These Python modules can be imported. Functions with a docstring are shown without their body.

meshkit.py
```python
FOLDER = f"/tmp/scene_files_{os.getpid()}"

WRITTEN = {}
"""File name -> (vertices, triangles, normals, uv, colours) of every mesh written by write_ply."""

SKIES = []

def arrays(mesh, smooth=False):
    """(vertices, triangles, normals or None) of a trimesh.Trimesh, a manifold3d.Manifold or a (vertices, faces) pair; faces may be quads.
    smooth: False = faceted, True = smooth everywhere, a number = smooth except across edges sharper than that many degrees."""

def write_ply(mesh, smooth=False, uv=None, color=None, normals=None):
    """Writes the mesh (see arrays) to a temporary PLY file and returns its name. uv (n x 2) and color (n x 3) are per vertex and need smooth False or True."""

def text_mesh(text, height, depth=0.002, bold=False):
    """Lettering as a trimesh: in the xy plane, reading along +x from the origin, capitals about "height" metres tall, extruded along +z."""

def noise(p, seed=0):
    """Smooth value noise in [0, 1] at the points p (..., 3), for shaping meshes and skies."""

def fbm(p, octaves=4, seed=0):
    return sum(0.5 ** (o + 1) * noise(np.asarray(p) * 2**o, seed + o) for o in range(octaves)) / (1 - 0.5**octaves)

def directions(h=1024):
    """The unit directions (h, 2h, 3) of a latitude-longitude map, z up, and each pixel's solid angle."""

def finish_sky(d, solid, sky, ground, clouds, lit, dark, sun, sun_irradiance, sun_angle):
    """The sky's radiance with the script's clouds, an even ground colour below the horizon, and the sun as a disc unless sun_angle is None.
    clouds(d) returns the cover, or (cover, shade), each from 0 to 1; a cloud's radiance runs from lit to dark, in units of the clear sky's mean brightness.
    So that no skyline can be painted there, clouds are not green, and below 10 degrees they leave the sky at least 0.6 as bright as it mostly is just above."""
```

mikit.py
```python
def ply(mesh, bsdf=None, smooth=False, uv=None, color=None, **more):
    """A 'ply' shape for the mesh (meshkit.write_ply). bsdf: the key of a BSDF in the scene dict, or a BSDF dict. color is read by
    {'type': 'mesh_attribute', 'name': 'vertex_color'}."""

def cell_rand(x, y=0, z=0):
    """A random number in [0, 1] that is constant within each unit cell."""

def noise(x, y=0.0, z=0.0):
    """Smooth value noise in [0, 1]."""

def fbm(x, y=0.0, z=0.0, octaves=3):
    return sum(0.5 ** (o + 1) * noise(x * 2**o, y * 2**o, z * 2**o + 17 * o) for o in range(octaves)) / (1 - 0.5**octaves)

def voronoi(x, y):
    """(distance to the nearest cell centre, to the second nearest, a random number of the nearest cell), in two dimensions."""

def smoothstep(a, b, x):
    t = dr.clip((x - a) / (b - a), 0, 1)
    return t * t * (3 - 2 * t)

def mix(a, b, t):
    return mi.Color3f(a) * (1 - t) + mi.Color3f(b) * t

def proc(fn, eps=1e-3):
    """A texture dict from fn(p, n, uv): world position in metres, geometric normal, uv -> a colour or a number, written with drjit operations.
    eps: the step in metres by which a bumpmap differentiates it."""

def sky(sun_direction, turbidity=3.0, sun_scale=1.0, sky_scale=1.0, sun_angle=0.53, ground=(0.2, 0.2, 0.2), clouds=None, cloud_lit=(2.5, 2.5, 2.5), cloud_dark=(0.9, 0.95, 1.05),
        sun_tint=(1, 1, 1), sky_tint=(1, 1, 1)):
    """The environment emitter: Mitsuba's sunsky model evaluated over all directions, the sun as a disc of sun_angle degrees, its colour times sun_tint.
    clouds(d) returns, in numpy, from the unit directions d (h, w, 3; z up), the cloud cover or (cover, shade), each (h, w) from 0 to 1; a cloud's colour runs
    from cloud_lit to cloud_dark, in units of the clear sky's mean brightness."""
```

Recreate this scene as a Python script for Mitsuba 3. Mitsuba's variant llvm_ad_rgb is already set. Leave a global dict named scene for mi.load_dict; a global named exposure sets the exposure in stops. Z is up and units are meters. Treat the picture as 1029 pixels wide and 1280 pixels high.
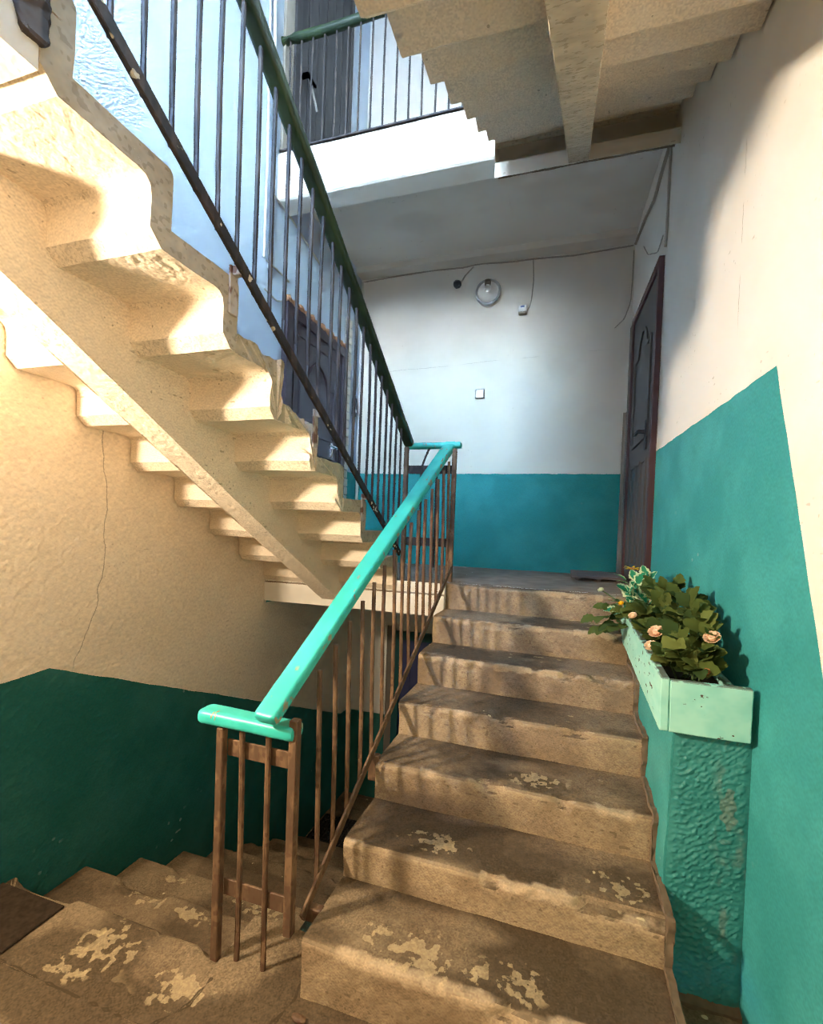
import math, random
import numpy as np, trimesh, drjit as dr, mitsuba as mi, mikit, meshkit
from mikit import noise, fbm, voronoi, cell_rand, smoothstep, mix
from shapely.geometry import Polygon, LineString, box as sbox

T = mi.ScalarTransform4f
rng = np.random.default_rng(7)
scene, labels = {'type': 'scene'}, {}

# ------------------------------------------------------------------ camera, sky, exposure
def camera():
    f, pitch, roll, yaw = 597.7, -0.019, 0.037, -0.312
    eye = np.array([0.683, -1.222, 1.382])
    cy, sy = math.cos(yaw), math.sin(yaw)
    fwd = np.array([sy * math.cos(pitch), cy * math.cos(pitch), math.sin(pitch)])
    right = np.array([cy, -sy, 0.0])
    up = np.cross(right, fwd)
    up2 = -right * math.sin(roll) + up * math.cos(roll)
    return {'type': 'perspective', 'fov_axis': 'x', 'fov': math.degrees(2 * math.atan(1029 / 2 / f)),
            'near_clip': 0.02, 'far_clip': 200.0,
            'principal_point_offset_x': 0.0, 'principal_point_offset_y': -(670.8 - 640) / 1280,
            'to_world': T().look_at(origin=eye.tolist(), target=(eye + fwd).tolist(), up=up2.tolist())}

scene['camera'] = camera()
exposure = 0.12
LAMP_POS = np.array([-1.36, -1.22, 1.90])
LAMP_POWER = np.array([1.0, 0.79, 0.56]) * 1600.0
scene['sky'] = mikit.sky((0.5, 0.85, 0.55), turbidity=3.0, sun_scale=0.0, sky_scale=440.0, sky_tint=(1.08, 1.0, 0.97), ground=(0.25, 0.24, 0.22))

# ------------------------------------------------------------------ naming helpers
used = {}
def numbered(name):
    n = used.get(name, 0)
    used[name] = n + 1
    return name if n == 0 else f'{name}_{n:03d}'

def obj(name, mesh, bsdf, parent=None, smooth=False, label=None, cat=None, group=None, kind=None, **kw):
    key = numbered((parent + '__' if parent else '') + name)
    scene[key] = mikit.ply(mesh, bsdf, smooth=smooth, **kw)
    tag(key, label, cat, group, kind)
    return key

def tag(key, label=None, cat=None, group=None, kind=None):
    d = {k: v for k, v in (('label', label), ('category', cat), ('group', group), ('kind', kind)) if v}
    if d: labels[key] = d

def thing(name, label, cat=None, group=None, kind=None):
    key = numbered(name)
    tag(key, label, cat, group, kind)
    return key

# ------------------------------------------------------------------ mesh helpers
def box(x0, x1, y0, y1, z0, z1, b=0.0):
    m = trimesh.creation.box(extents=(x1 - x0, y1 - y0, z1 - z0))
    if b:
        e = np.array([x1 - x0, y1 - y0, z1 - z0]) / 2
        pts = []
        for s in np.ndindex(2, 2, 2):
            s = np.array(s) * 2 - 1
            for k in range(3):
                q = e - b; q[k] = e[k]
                pts.append(s * q)
        m = trimesh.convex.convex_hull(np.array(pts))
    m.apply_translation(((x0 + x1) / 2, (y0 + y1) / 2, (z0 + z1) / 2))
    return m

def cat(*ms): return trimesh.util.concatenate(list(ms))

def frame_of(d, up=(0, 0, 1)):
    d = np.asarray(d, float); d = d / np.linalg.norm(d)
    u = np.asarray(up, float)
    if abs(d @ u) > 0.98 * np.linalg.norm(u): u = np.array([0, 1.0, 0])
    r = np.cross(d, u); r /= np.linalg.norm(r)
    return r, np.cross(r, d), d

def loft(rings, caps=True):
    """rings: (m, n, 3) of closed rings."""
    rings = np.asarray(rings, float); m, n = rings.shape[:2]
    v = rings.reshape(-1, 3)
    i, j = np.meshgrid(np.arange(m - 1), np.arange(n), indexing='ij')
    a, b = i * n + j, i * n + (j + 1) % n
    q = np.stack([a, b, b + n, a + n], -1).reshape(-1, 4)
    f = np.vstack([q[:, [0, 1, 2]], q[:, [0, 2, 3]]])
    if caps:
        v = np.vstack([v, rings[0].mean(0), rings[-1].mean(0)])
        k = np.arange(n); c0, c1 = m * n, m * n + 1
        f = np.vstack([f, np.stack([np.full(n, c0), (k + 1) % n, k], -1), np.stack([np.full(n, c1), (m - 1) * n + k, (m - 1) * n + (k + 1) % n], -1)])
    t = trimesh.Trimesh(v, f, process=False)
    if t.volume < 0: t.invert()
    return t

def tube(points, r, sides=8):
    p = np.asarray(points, float)
    r = np.broadcast_to(r, (len(p),))
    t = np.gradient(p, axis=0)
    rings = []
    ref = None
    for k in range(len(p)):
        d = t[k] / (np.linalg.norm(t[k]) + 1e-12)
        if ref is None:
            a, b, _ = frame_of(d)
        else:
            a = ref - d * (ref @ d); a /= np.linalg.norm(a); b = np.cross(d, a)
        ref = a
        an = np.arange(sides) * 2 * np.pi / sides
        rings.append(p[k] + r[k] * (np.cos(an)[:, None] * a + np.sin(an)[:, None] * b))
    return loft(rings)

def bar(p0, p1, r, sides=8, bend=0.0, seg=5, seed=0):
    p0, p1 = np.asarray(p0, float), np.asarray(p1, float)
    s = np.linspace(0, 1, seg)[:, None]
    p = p0 + (p1 - p0) * s
    if bend:
        g = np.random.default_rng(seed)
        p = p + np.sin(np.pi * s) * np.array([g.normal(0, bend), g.normal(0, bend), 0])
    return tube(p, r, sides)

def rrect(w, h, r, k=4):
    pts = []
    for cx, cy, a0 in ((w / 2 - r, h / 2 - r, 0), (-w / 2 + r, h / 2 - r, 90), (-w / 2 + r, -h / 2 + r, 180), (w / 2 - r, -h / 2 + r, 270)):
        for a in np.linspace(a0, a0 + 90, k + 1):
            pts.append((cx + r * math.cos(math.radians(a)), cy + r * math.sin(math.radians(a))))
    return np.array(pts)

def rail(p0, p1, w, h, r, up=(0, 0, 1), end=0.008, wob=0.0, seg=24, seed=0):
    p0, p1 = np.asarray(p0, float), np.asarray(p1, float)
    L = np.linalg.norm(p1 - p0)
    a, b, d = frame_of(p1 - p0, up)
    prof = rrect(w, h, r)
    s = np.concatenate([[0, end * .3, end], np.linspace(end, L - end, seg)[1:-1], [L - end, L - end * .3, L]])
    sc = np.ones(len(s)); sc[[0, -1]] = 1 - end * 2 / h * 0.6; sc[[1, -2]] = 1 - end / h * .35
    rings = [p0 + d * si + (prof[:, :1] * a + prof[:, 1:] * b) * ci for si, ci in zip(s, sc)]
    m = loft(rings)
    if wob:
        m.vertices += (meshkit.noise(m.vertices * 9, seed) - .5)[:, None] * wob * np.array([1, .4, 1])
    return m

def flat(p0, p1, w, th, up=(0, 0, 1)):
    """A flat bar: w along up, th across."""
    p0, p1 = np.asarray(p0, float), np.asarray(p1, float)
    a, b, d = frame_of(p1 - p0, up)
    prof = rrect(th, w, min(th, w) * .2, 1)
    return loft([p + prof[:, :1] * a + prof[:, 1:] * b for p in (p0, p1)])

def tri_polygon(poly):
    v, f = trimesh.creation.triangulate_polygon(poly, engine='earcut')
    return v, f

def resample(pts, step):
    out = []
    n = len(pts)
    for k in range(n):
        a, b = np.asarray(pts[k], float), np.asarray(pts[(k + 1) % n], float)
        m = max(1, int(round(np.linalg.norm(b - a) / step)))
        for i in range(m): out.append(a + (b - a) * i / m)
    return np.array(out)

def extrude_x(prof, xs, step=0.02, disp=None, xmap=None):
    """A closed (y, z) profile carried along x; disp(v) moves the points afterwards."""
    p = resample(prof, step)
    n, m = len(p), len(xs)
    v = np.concatenate([np.column_stack([np.full(n, x), p[:, 0], p[:, 1]]) for x in xs])
    i, j = np.meshgrid(np.arange(m - 1), np.arange(n), indexing='ij')
    a, b = i * n + j, i * n + (j + 1) % n
    q = np.stack([a, b, b + n, a + n], -1).reshape(-1, 4)
    f = [q[:, [0, 1, 2]], q[:, [0, 2, 3]]]
    cv, cf = tri_polygon(Polygon(p))
    d = ((cv[:, None] - p[None]) ** 2).sum(-1).argmin(1)
    cf = d[cf]
    cf = cf[(cf[:, 0] != cf[:, 1]) & (cf[:, 1] != cf[:, 2]) & (cf[:, 0] != cf[:, 2])]
    f += [cf[:, ::-1], cf + (m - 1) * n]
    t = trimesh.Trimesh(v, np.vstack(f), process=False)
    if xmap is not None: t.vertices = xmap(np.array(t.vertices))
    if disp is not None: t.vertices = np.array(t.vertices) + disp(np.array(t.vertices))
    trimesh.repair.fix_normals(t)
    return t

def round_corner(prev, c, nxt, r, k=4):
    prev, c, nxt = (np.asarray(q, float) for q in (prev, c, nxt))
    a, b = prev - c, nxt - c
    a /= np.linalg.norm(a); b /= np.linalg.norm(b)
    p0, p1 = c + a * r, c + b * r
    return [tuple((1 - t) ** 2 * p0 + 2 * t * (1 - t) * c + t * t * p1) for t in np.linspace(0, 1, k)]

def place(mesh, o, u, n):
    """Local (a along the wall, b out of the wall, c up) -> world at o."""
    u, n = np.asarray(u, float), np.asarray(n, float)
    M = np.eye(4); M[:3, 0], M[:3, 1], M[:3, 2], M[:3, 3] = u, n, (0, 0, 1), o
    m = mesh.copy(); m.apply_transform(M)
    if np.linalg.det(M[:3, :3]) < 0: m.invert()
    return m

def slab2d(poly, b0, b1):
    """A shapely polygon in (a, c) extruded between depths b0 and b1 -> local mesh (a, b, c)."""
    m = trimesh.creation.extrude_polygon(poly, b1 - b0, engine='earcut')
    v = np.array(m.vertices)
    m.vertices = np.column_stack([v[:, 0], b0 + (b1 - b0) - v[:, 2], v[:, 1]])
    if m.volume < 0: m.invert()
    return m

# ------------------------------------------------------------------ dimensions (metres)
XL, YB = -1.264, 2.98
def XR(y): return 1.233 - 0.0395 * y
H, RUN = 0.152, 0.264
Z1, Z2, ZL, ZH = 1.05, 3.86, -1.2, 2.43          # first floor, second floor, cellar, upper half landing
YE, ZC = -1.95, 6.5                              # end wall behind, ceiling

# ------------------------------------------------------------------ materials
def P(base, rough=0.8, spec=0.3, **kw):
    return {'type': 'twosided', 'b': {'type': 'principled', 'base_color': base if isinstance(base, dict) else {'type': 'rgb', 'value': list(base)}, 'roughness': rough, 'specular': spec, **kw}}
def bumped(b, fn, scale=1.0, eps=1e-3):
    return {'type': 'twosided', 'b': {'type': 'bumpmap', 'arbitrary': {**mikit.proc(fn, eps)}, 'scale': scale, 'bsdf': b['b']}}
proc = mikit.proc

WHITE = (0.80, 0.79, 0.75)
TEAL = (0.035, 0.275, 0.285)
GREEN = (0.009, 0.092, 0.078)

def wash(p):
    a = fbm(p.x * 2.3 + 3, p.y * 2.3, p.z * 2.3, 4)
    c = mix(WHITE, (0.70, 0.68, 0.62), smoothstep(.45, .75, a) * .5)
    pit = smoothstep(.86, .92, noise(p.x * 70, p.y * 70, p.z * 70)) * smoothstep(.62, .75, noise(p.x * 5, p.y * 5 + 9, p.z * 5))
    return mix(c, (0.40, 0.36, 0.30), pit * .5)

def paint(p, col):
    a = fbm(p.x * 5, p.y * 5 + 4, p.z * 4, 4)
    c = mix(col, [min(1, k * 1.35 + .020) for k in col], smoothstep(.35, .75, a) * .5) * (.90 + .2 * noise(p.x * 160, p.y * 160, p.z * 160))
    s = smoothstep(.83, .87, noise(p.x * 38, p.y * 38, p.z * 38)) * smoothstep(.6, .75, noise(p.x * 6, p.y * 6, p.z * 6 + 5))
    return mix(c, (0.5, 0.6, 0.55), s * .3 * smoothstep(.62, .72, noise(p.x * 3, p.y * 3 + 2, p.z * 3)))

def wob(p, q): return (noise(p * 14, q * 14, 3.3) - .5) * .008

def left_color(p, n, uv):
    w = wash(p)
    grain = fbm(p.x * 90, p.y * 90, p.z * 90, 2)
    line = dr.select(p.y < 1.613, 1.02 + .1533 * (dr.floor((1.613 - p.y) / .264) + 1), .9)   # bluish above this line, cream below it
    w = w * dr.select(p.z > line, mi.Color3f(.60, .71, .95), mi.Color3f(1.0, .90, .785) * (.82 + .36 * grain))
    edge = dr.select(p.y < .15, .765 + .04 * (p.y - .15), .765 - .43 * (p.y - .15))
    edge = dr.maximum(edge, -0.39) + wob(p.y, p.z)
    c = dr.select(p.z < edge, paint(p, GREEN), w)
    up = (p.y > 1.60) & (p.z > .83) & (p.z < 1.877 + wob(p.y, p.z))
    c = dr.select(up, paint(p, TEAL), c)
    cy = .36 + .06 * (noise(p.z * 4, 5.5) - .5) + .035 * (noise(p.z * 17, 2.5) - .5) - .09 * smoothstep(1.05, .75, p.z)
    crack = (1 - smoothstep(.0015, .0035, dr.abs(p.y - cy))) * smoothstep(.7, .8, p.z) * (1 - smoothstep(1.75, 1.85, p.z))
    return mix(c, (0.16, 0.12, 0.08), crack * .5)

def right_color(p, n, uv):
    w = wash(p)
    e1 = .035 + (p.z - 1.054) * .391 + wob(p.z, p.y)
    e2 = 1.866 + .006 * (p.y - .342) + wob(p.y, p.z)
    c = dr.select((p.y > e1) & (p.z < e2), paint(p, TEAL), w)
    cy = 1.02 + .02 * (noise(p.z * 6, 1.5) - .5)
    crack = (1 - smoothstep(.001, .0025, dr.abs(p.y - .56 - cy * .1))) * smoothstep(.5, .62, noise(p.z * 9, 7.7)) * smoothstep(2.05, 2.2, p.z) * (1 - smoothstep(2.75, 2.85, p.z))
    return mix(c, (0.30, 0.22, 0.16), crack * .7)

def back_color(p, n, uv):
    w = wash(p)
    c = dr.select((p.z > .83) & (p.z < 1.877 + wob(p.x, p.z)), paint(p, (0.016, 0.25, 0.228)), w)
    c = dr.select(p.z < -.39 + wob(p.x, p.z), paint(p, GREEN), c)
    jz = 2.86 + .03 * (p.x) + .01 * (noise(p.x * 5, 1.1) - .5)
    joint = (1 - smoothstep(.001, .003, dr.abs(p.z - jz))) * smoothstep(.35, .6, noise(p.x * 6, 3.1))
    return mix(c, (0.42, 0.40, 0.38), joint * .6)

def popcorn(p, n, uv):
    return fbm(p.x * 110, p.y * 110, p.z * 110, 2) * .009 + fbm(p.x * 40, p.y * 40, p.z * 40, 2) * .004
def soft_bump(p, n, uv):
    return fbm(p.x * 60, p.y * 60, p.z * 60, 3) * .0035 + fbm(p.x * 8, p.y * 8, p.z * 8, 2) * .006

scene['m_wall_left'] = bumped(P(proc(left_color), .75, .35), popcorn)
scene['m_wall_right'] = bumped(P(proc(right_color), .6, .4), soft_bump)
scene['m_wall_back'] = bumped(P(proc(back_color), .65, .4), soft_bump)

def pier_color(p, n, uv):
    c = paint(p, (0.035, 0.275, 0.275))
    d = dr.sqrt(dr.square((p.x - 1.165) / .022) + dr.square((p.z - .60) / .055)) + (noise(p.x * 60, p.z * 60) - .5) * .8
    c = mix((0.10, 0.25, 0.21), c, smoothstep(.8, 1.1, d))
    worn = smoothstep(.62, .8, fbm(p.x * 14, p.y * 14, p.z * 5, 3)) * smoothstep(1.12, 1.16, p.x)
    return mix(c, (0.16, 0.30, 0.26), worn * .6)
def pier_bump(p, n, uv):
    return fbm(p.x * 150, p.y * 150, p.z * 150, 2) * .003 * (1 - .85 * smoothstep(.4, .6, dr.abs(n.x)))
scene['m_pier'] = bumped(P(proc(pier_color), .5, .5), pier_bump)

NOSES = [((r - 1) * RUN, z, r) for r, z in enumerate([0, .172, .302, .452, .600, .748, .897, Z1]) if r]
PATCHES = [(.33, .07, .172, .17, .08), (.58, .08, .172, .10, .06), (.30, .36, .302, .12, .05), (.88, .36, .302, .08, .06), (.62, .62, .452, .10, .05), (-.66, -.06, 0, .10, .08),
           (-.36, -.10, 0, .10, .06), (-.72, -.17, 0, .07, .03), (-.86, .28, -.15, .10, .04), (-.62, .27, -.15, .12, .035), (-.5, .55, -.30, .15, .04), (-1.0, .56, -.30, .08, .04)]
CRACKS = [(-.279, -.045, -.284, -.128), (-.284, -.128, -.33, -.20), (-.33, -.20, -.42, -.30), (-.026, .054, -.011, -.006), (-.011, -.006, -.027, -.082), (-.027, -.082, -.06, -.2), (-.30, -.22, XL, -.215)]
def concrete(p, n, uv):
    a = fbm(p.x * 6, p.y * 6, p.z * 6, 4)
    c = mix((0.35, 0.265, 0.165), (0.25, 0.18, 0.11), smoothstep(.35, .7, a))
    fine = .6 * noise(p.x * 230, p.y * 230, p.z * 230) + .4 * fbm(p.x * 80, p.y * 80, p.z * 80, 2)
    c = c * (.52 + .96 * fine)
    up = smoothstep(.5, .8, n.z)
    dirt = smoothstep(.36, .58, fbm(p.x * 3.1 + 8, p.y * 5, p.z * 3, 5))
    mid_blotch = smoothstep(.40, .66, fbm(p.x * 5 + 2, p.y * 7, p.z * 4 + 3, 3)) * dr.exp(-dr.square((p.x - .50) / .30)) * smoothstep(-.05, .05, p.y)  # darker blotches gathered towards the middle of the flight
    c = mix(c, mi.Color3f(0.060, 0.042, 0.024) * (.6 + .8 * fine), up * dr.minimum(.46 + .42 * dirt + .45 * mid_blotch, .97))
    drip = smoothstep(.55, .75, fbm(p.x * 9, p.y * 2, p.z * 3, 3)) * (1 - up)
    c = mix(c, (0.14, 0.095, 0.055), drip * .55)
    sp = smoothstep(.69, .74, fbm(p.x * 15, p.y * 15, p.z * 9, 4)) * smoothstep(.58, .68, fbm(p.x * 2.6 + 1.7, p.y * 2.6 + 5.1, p.z * 2.6, 2))
    c = mix(c, (0.50, 0.40, 0.22), sp * up * .9)
    pit = smoothstep(.84, .88, noise(p.x * 70, p.y * 70, p.z * 70))
    c = mix(c, (0.12, 0.085, 0.05), pit * .55 * (1 - up * .5))
    for yk, zk, k in NOSES:                                        # broken nosings show pale aggregate
        d = dr.sqrt(dr.square(p.y - yk - .006) + dr.square(p.z - zk + .012))
        m = (1 - smoothstep(.012, .026, d + (noise(p.x * 50, p.y * 50, p.z * 50) - .5) * .02)) * smoothstep(.50, .58, fbm(p.x * 7 + 3.7 * k, p.y * 3, 2.0 + k, 3))
        c = mix(c, mi.Color3f(0.50, 0.39, 0.26) * (.6 + .8 * fine), m * .65)
        lip = 1 - smoothstep(.006, .014, d)
        c = mix(c, (0.46, 0.36, 0.23), lip * .25)
    crumb = fbm(p.x * 48, p.y * 48, 3.1, 4)
    for px, py, pz, rx_, ry_ in PATCHES:                           # scabs of pale cement
        q = dr.sqrt(dr.square((p.x - px) / rx_) + dr.square((p.y - py) / ry_)) + (fbm(p.x * 11, p.y * 11, 1.7, 2) - .5) * .9
        thr = .36 + .24 * q
        m = smoothstep(thr, thr + .07, crumb) * (1 - smoothstep(.9, 1.3, q)) * dr.select(dr.abs(p.z - pz) < .05, 1.0, 0.0)
        c = mix(c, mi.Color3f(0.50, 0.40, 0.24) * (.6 + .8 * fine), m * up * .48)
    for x0, y0, x1, y1 in CRACKS:
        t = dr.clip(((p.x - x0) * (x1 - x0) + (p.y - y0) * (y1 - y0)) / ((x1 - x0) ** 2 + (y1 - y0) ** 2), 0, 1)
        d = dr.sqrt(dr.square(p.x - x0 - t * (x1 - x0)) + dr.square(p.y - y0 - t * (y1 - y0))) + (noise(p.x * 45, p.y * 45) - .5) * .012
        m = (1 - smoothstep(.0015, .0045, dr.abs(d))) * dr.select(dr.abs(p.z) < .02, 1.0, 0.0)
        c = mix(c, (0.05, 0.035, 0.02), m * up * .85)
    dot = smoothstep(.90, .93, noise(p.x * 32, p.y * 32, p.z * 32 + 4)) * smoothstep(.5, .65, noise(p.x * 4, p.y * 4, 2.2))
    return mix(c, (0.66, 0.56, 0.36), dot * up * .8)
def rough_bump(p, n, uv):
    return fbm(p.x * 50, p.y * 50, p.z * 50, 3) * .005
scene['m_concrete'] = bumped(P(proc(concrete), .9, .2), rough_bump)

def soffit(p, n, uv):
    w = mi.Color3f(0.80, 0.70, 0.57) * (.88 + .2 * fbm(p.x * 5, p.y * 5, p.z * 5, 3)) * (.84 + .32 * noise(p.x * 210, p.y * 210, p.z * 210))
    pit = smoothstep(.84, .9, noise(p.x * 75, p.y * 75, p.z * 75)) * smoothstep(.45, .65, noise(p.x * 12, p.y * 12, p.z * 12))
    w = mix(w, (0.36, 0.29, 0.19), pit * .75)
    slant = smoothstep(.35, .5, -n.z) * (1 - smoothstep(.85, .95, -n.z))          # the trowelled arrises show their grit
    grit = smoothstep(.50, .68, fbm(p.x * 190, p.y * 190, p.z * 190, 2))
    w = mix(w, (0.46, 0.39, 0.29), slant * grit * .55)
    edge = (p.x > -.34) & (p.x < .3)
    raw = mi.Color3f(0.46, 0.40, 0.30) * (.75 + .5 * fbm(p.x * 30, p.y * 30, p.z * 30, 3))
    raw = mix(raw, (0.24, 0.19, 0.13), smoothstep(.60, .72, fbm(p.x * 75, p.y * 75, p.z * 75, 2)) * .5)
    return mix(w, raw, dr.maximum(smoothstep(.6, .9, n.x) * dr.select(edge, 1.0, 0.0), smoothstep(.3, .6, n.z)))
scene['m_soffit'] = bumped(P(proc(soffit), .8, .3), rough_bump)

def slab_paint(p, n, uv):
    w = wash(p)
    stain = smoothstep(.5, .75, fbm(p.x * 2 + 3, p.y * 3, p.z * 9, 3))
    w = mix(w, (0.55, 0.50, 0.42), stain * .35)
    raw = mi.Color3f(0.165, 0.128, 0.092) * (.6 + .8 * fbm(p.x * 14, p.y * 14, p.z * 14, 3))
    return mix(w, raw, smoothstep(.5, .7, n.z))
scene['m_slab'] = bumped(P(proc(slab_paint), .8, .3), soft_bump)

def raw_dark(p, n, uv):
    a = fbm(p.x * 5, p.y * 5, p.z * 5, 3)
    return mix((0.30, 0.24, 0.17), (0.38, 0.22, 0.13), smoothstep(.5, .7, a))
scene['m_raw'] = P(proc(raw_dark), .9, .2)

def rust(p, n, uv):
    a = fbm(p.x * 40, p.y * 40, p.z * 14, 4)
    c = mix((0.105, 0.062, 0.036), (0.19, 0.115, 0.062), smoothstep(.4, .7, a))
    return mix(c, (0.10, 0.05, 0.03), smoothstep(.6, .75, noise(p.x * 110, p.y * 110, p.z * 60)) * .7)
scene['m_rust'] = P(proc(rust), .65, .4, metallic=0.15)
def dark_iron(p, n, uv):
    a = fbm(p.x * 40, p.y * 40, p.z * 10, 3)
    return mix((0.026, 0.021, 0.021), (0.075, 0.053, 0.043), smoothstep(.45, .75, a))
scene['m_iron'] = P(proc(dark_iron), .55, .45, metallic=0.15)
def iron_chipped(p, n, uv):
    a = fbm(p.x * 40, p.y * 40, p.z * 10, 3)
    c = mix((0.016, 0.012, 0.010), (0.045, 0.028, 0.020), smoothstep(.45, .75, a))
    return mix(c, (0.52, 0.44, 0.31), smoothstep(.70, .74, fbm(p.x * 30 + 2, p.y * 38, p.z * 38, 3)))
scene['m_iron_chipped'] = P(proc(iron_chipped), .6, .4)
def turquoise(p, n, uv):
    a = fbm(p.x * 12, p.y * 5, p.z * 5, 4)
    c = mix((0.035, 0.47, 0.425), (0.06, 0.59, 0.53), smoothstep(.35, .7, a))
    chip = smoothstep(.70, .73, fbm(p.x * 60, p.y * 22, p.z * 22, 3)) * smoothstep(.5, .62, noise(p.x * 9, p.y * 6, p.z * 6))
    edge = smoothstep(.63, .70, fbm(p.x * 80, p.y * 26, p.z * 26 + 7, 3)) * smoothstep(.45, .8, n.x)
    c = mix(c, (0.30, 0.24, 0.14), dr.maximum(chip, edge * .8))
    return c
scene['m_turquoise'] = P(proc(turquoise), .38, .5)
def darkgreen(p, n, uv):
    a = fbm(p.x * 12, p.y * 9, p.z * 9, 3)
    return mix((0.007, 0.016, 0.003), (0.018, 0.034, 0.007), smoothstep(.4, .7, a))
scene['m_darkgreen'] = P(proc(darkgreen), .4, .5)
def mint(p, n, uv):
    a = fbm(p.x * 20, p.y * 8, p.z * 20, 4)
    c = mix((0.27, 0.64, 0.58), (0.35, 0.71, 0.64), smoothstep(.3, .7, a))
    ch = smoothstep(.69, .725, fbm(p.x * 55, p.y * 38, p.z * 70, 3)) * smoothstep(.42, .6, noise(p.x * 15, p.y * 10, p.z * 12))
    top = smoothstep(.5, .8, n.z) * smoothstep(.36, .52, fbm(p.x * 50, p.y * 40, p.z * 60 + 3, 3))
    return mix(c, (0.085, 0.065, 0.05), dr.maximum(ch, top * .85))
scene['m_mint'] = P(proc(mint), .5, .4)
def doorwood(p, n, uv):
    return mix((0.018, 0.009, 0.011), (0.032, 0.016, 0.018), fbm(p.x * 30, p.y * 30, p.z * 3, 3))
scene['m_door'] = P(proc(doorwood), .4, .5)
def boarddoor(p, n, uv):
    return mix((0.018, 0.016, 0.018), (0.036, 0.031, 0.033), fbm(p.x * 30, p.y * 30, p.z * 3, 3))
scene['m_boarddoor'] = P(proc(boarddoor), .55, .4)
scene['m_doorframe'] = P((0.055, 0.018, 0.016), .4, .5)
scene['m_greyleaf'] = P((0.052, 0.043, 0.036), .45, .5)
scene['m_navy'] = P((0.03, 0.035, 0.10), .5, .4)
scene['m_tealframe'] = P((0.006, 0.055, 0.055), .5, .4)
scene['m_jamb'] = P(proc(lambda p, n, uv: mix((0.40, 0.34, 0.27), (0.28, 0.24, 0.2), fbm(p.x * 20, p.y * 20, p.z * 8, 3))), .8, .2)
scene['m_darkjamb'] = P((0.14, 0.12, 0.10), .8, .2)
scene['m_foam'] = P(proc(lambda p, n, uv: mix((0.40, 0.19, 0.09), (0.20, 0.09, 0.05), fbm(p.x * 40, p.y * 40, p.z * 40, 2))), .9, .1)
scene['m_brick'] = bumped(P(proc(lambda p, n, uv: mi.Color3f(.82, .82, .80) * (.85 + .25 * fbm(p.x * 40, p.y * 40, p.z * 40, 2))), .7, .3), soft_bump)
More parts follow.
